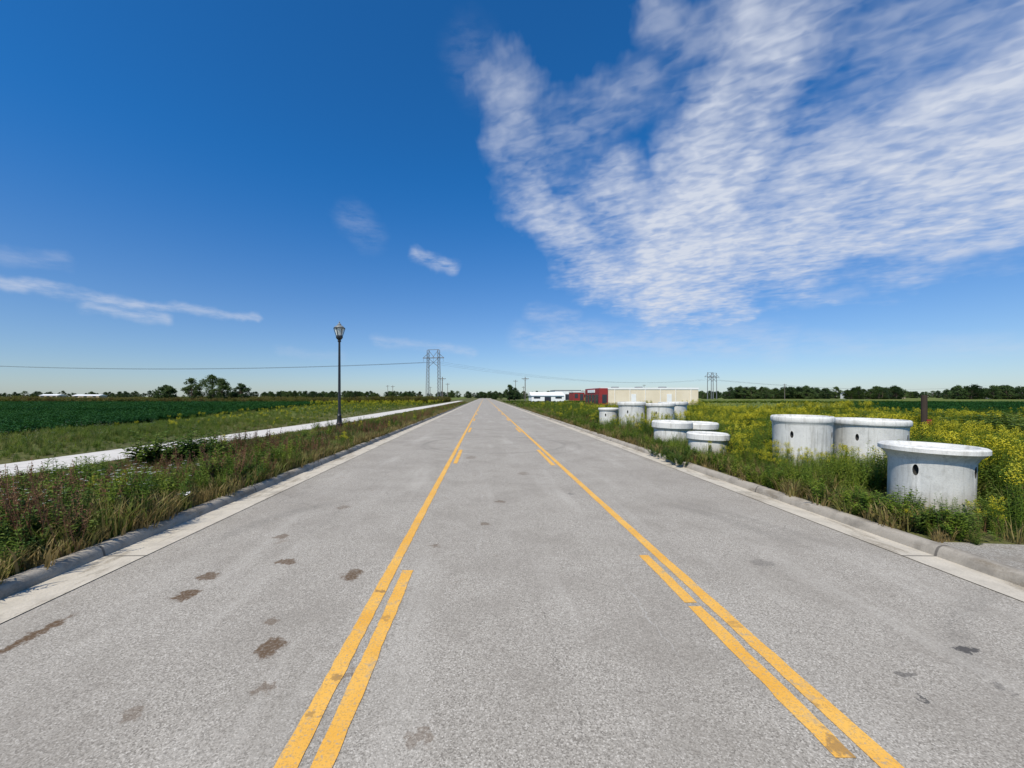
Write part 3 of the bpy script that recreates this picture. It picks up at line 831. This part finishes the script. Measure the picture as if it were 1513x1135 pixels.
shed('white_warehouse', 33, 190, 12, 14, 4.4, 0, m_white, m_roof, False, 3)
shed('red_shop', 36.8, 168, 4.5, 9, 3.4, 0, m_red, m_white, False, 2)
shed('farm_building', -395, 360, 16, 8, 2.6, 0, m_tan, m_white)
shed('farm_building', -366, 360, 24, 8, 2.4, 0, m_tan, m_white)
shed('farm_building', 262, 290, 12, 9, 4, 0, m_white, m_roof)
shed('farm_building', 330, 260, 18, 10, 3.6, 0, m_white, m_white)
shed('farm_house', 330, 330, 12, 9, 5.0, 0, m_tan, m_roof)

# post with reflector on the right
e = empty('wooden_post', (13.1, 12.1, GZ)); mb = MB()
mb.tube((0, 0, 0), (0, 0, 1.75), .075, .07, 10); mb.obj('post', [plain('dark_wood', (.05, .035, .025), .9)], e)
mb = MB(); mb.box(-.02, .12, -.10, -.085, .85, 1.03); mb.obj('reflector_plate', [m_red], e)
e = empty('paper_litter', (-4.75, 6.4, GZ+.14)); mb = MB()
for k in range(6):
    a = U(0, 6); mb.quad((0, 0, U(0, .05)), (.09*math.cos(a), .09*math.sin(a), U(0, .06)), (.1*math.cos(a+.8), .1*math.sin(a+.8), U(0, .1)), (.06*math.cos(a+1.5), .06*math.sin(a+1.5), .03))
mb.obj('crumpled_sheet', [m_white], e)

# ------------------------------------------------------------------ trees
def tree_mb(H=8, W=4, nc=46, nl=60, ls=.30, low=.25):
    mb = MB(); mb.tube((0, 0, 0), (0, 0, H*.5), H*.03, H*.018, 7, 1, False)
    mb.tube((0, 0, H*.5), (U(-.2, .2), U(-.2, .2), H*.85), H*.018, H*.006, 6, 1, False)
    for k in range(nc):
        a = U(0, 6.283); q = low+(1-low)*R(); pr = math.sin(math.pi*min(1, max(0, (q-low)/(1-low)*.85+.12)))
        r = W*.5*pr*U(.35, 1.05); c = Vector((r*math.cos(a), r*math.sin(a), H*q*.97))
        mb.tube((0, 0, c.z*.65), c, H*.006, H*.002, 4, 1, False)
        cr = W*U(.09, .17)
        for j in range(nl):
            o = rdir(-1)*cr*R()**.4; o.z *= .75; d = rdir(-.6); mb.leaf(c+o, d, d.orthogonal().normalized(), ls*U(.6, 1.2), ls*.7, 0)
    return mb
for (x, y, H, W) in ((-88, 122, 7.0, 6), (-83, 124, 8.2, 8), (-78.5, 121, 6.8, 6), (-99, 126, 5.0, 6), (-93, 120, 4.6, 4), (-75, 125, 5.5, 6), (9.2, 150, 6.0, 3.5), (12, 160, 5, 4)):
    e = empty('tree', (x, y, GZ)); tree_mb(H, W, 50, 70, .34, .12).obj('trunk_and_crown', [f_tree, f_bark], e)
tl = empty('distant_treeline')
pa, pb, pc = [], [], []
def put(x, y, s): random.choice((pa, pb, pc)).append((x, y, GZ-.2, s))
def row(u0, u1, y, n, s0, s1):
    for _ in range(n): yv = y*U(.95, 1.1); put(U(u0, u1)*yv, yv, U(s0, s1))
row(.60, .87, 290, 70, .75, 1.15); row(.89, 1.02, 260, 32, .75, 1.1); row(1.14, 1.35, 255, 46, .75, 1.15)
row(-.55, -.18, 230, 70, .35, .62); row(-.7, -.1, 330, 60, .5, .8); row(-1.35, -.6, 420, 60, .4, .7)
row(.53, .62, 300, 12, .5, .8); row(-.05, .2, 420, 40, .6, 1.0); row(.02, .12, 230, 12, .35, .6); row(-.1, 1.4, 600, 130, .8, 1.3); row(-1.4, .1, 600, 130, .8, 1.3); row(.5, 1.4, 420, 90, .6, 1.0)
for k, l in enumerate((pa, pb, pc)):
    scatter(tl, 'treeline_%s' % 'abc'[k], tree_mb(8, (8, 7, 9)[k], 40, 45, .55, .05), [f_tree, f_bark], l)
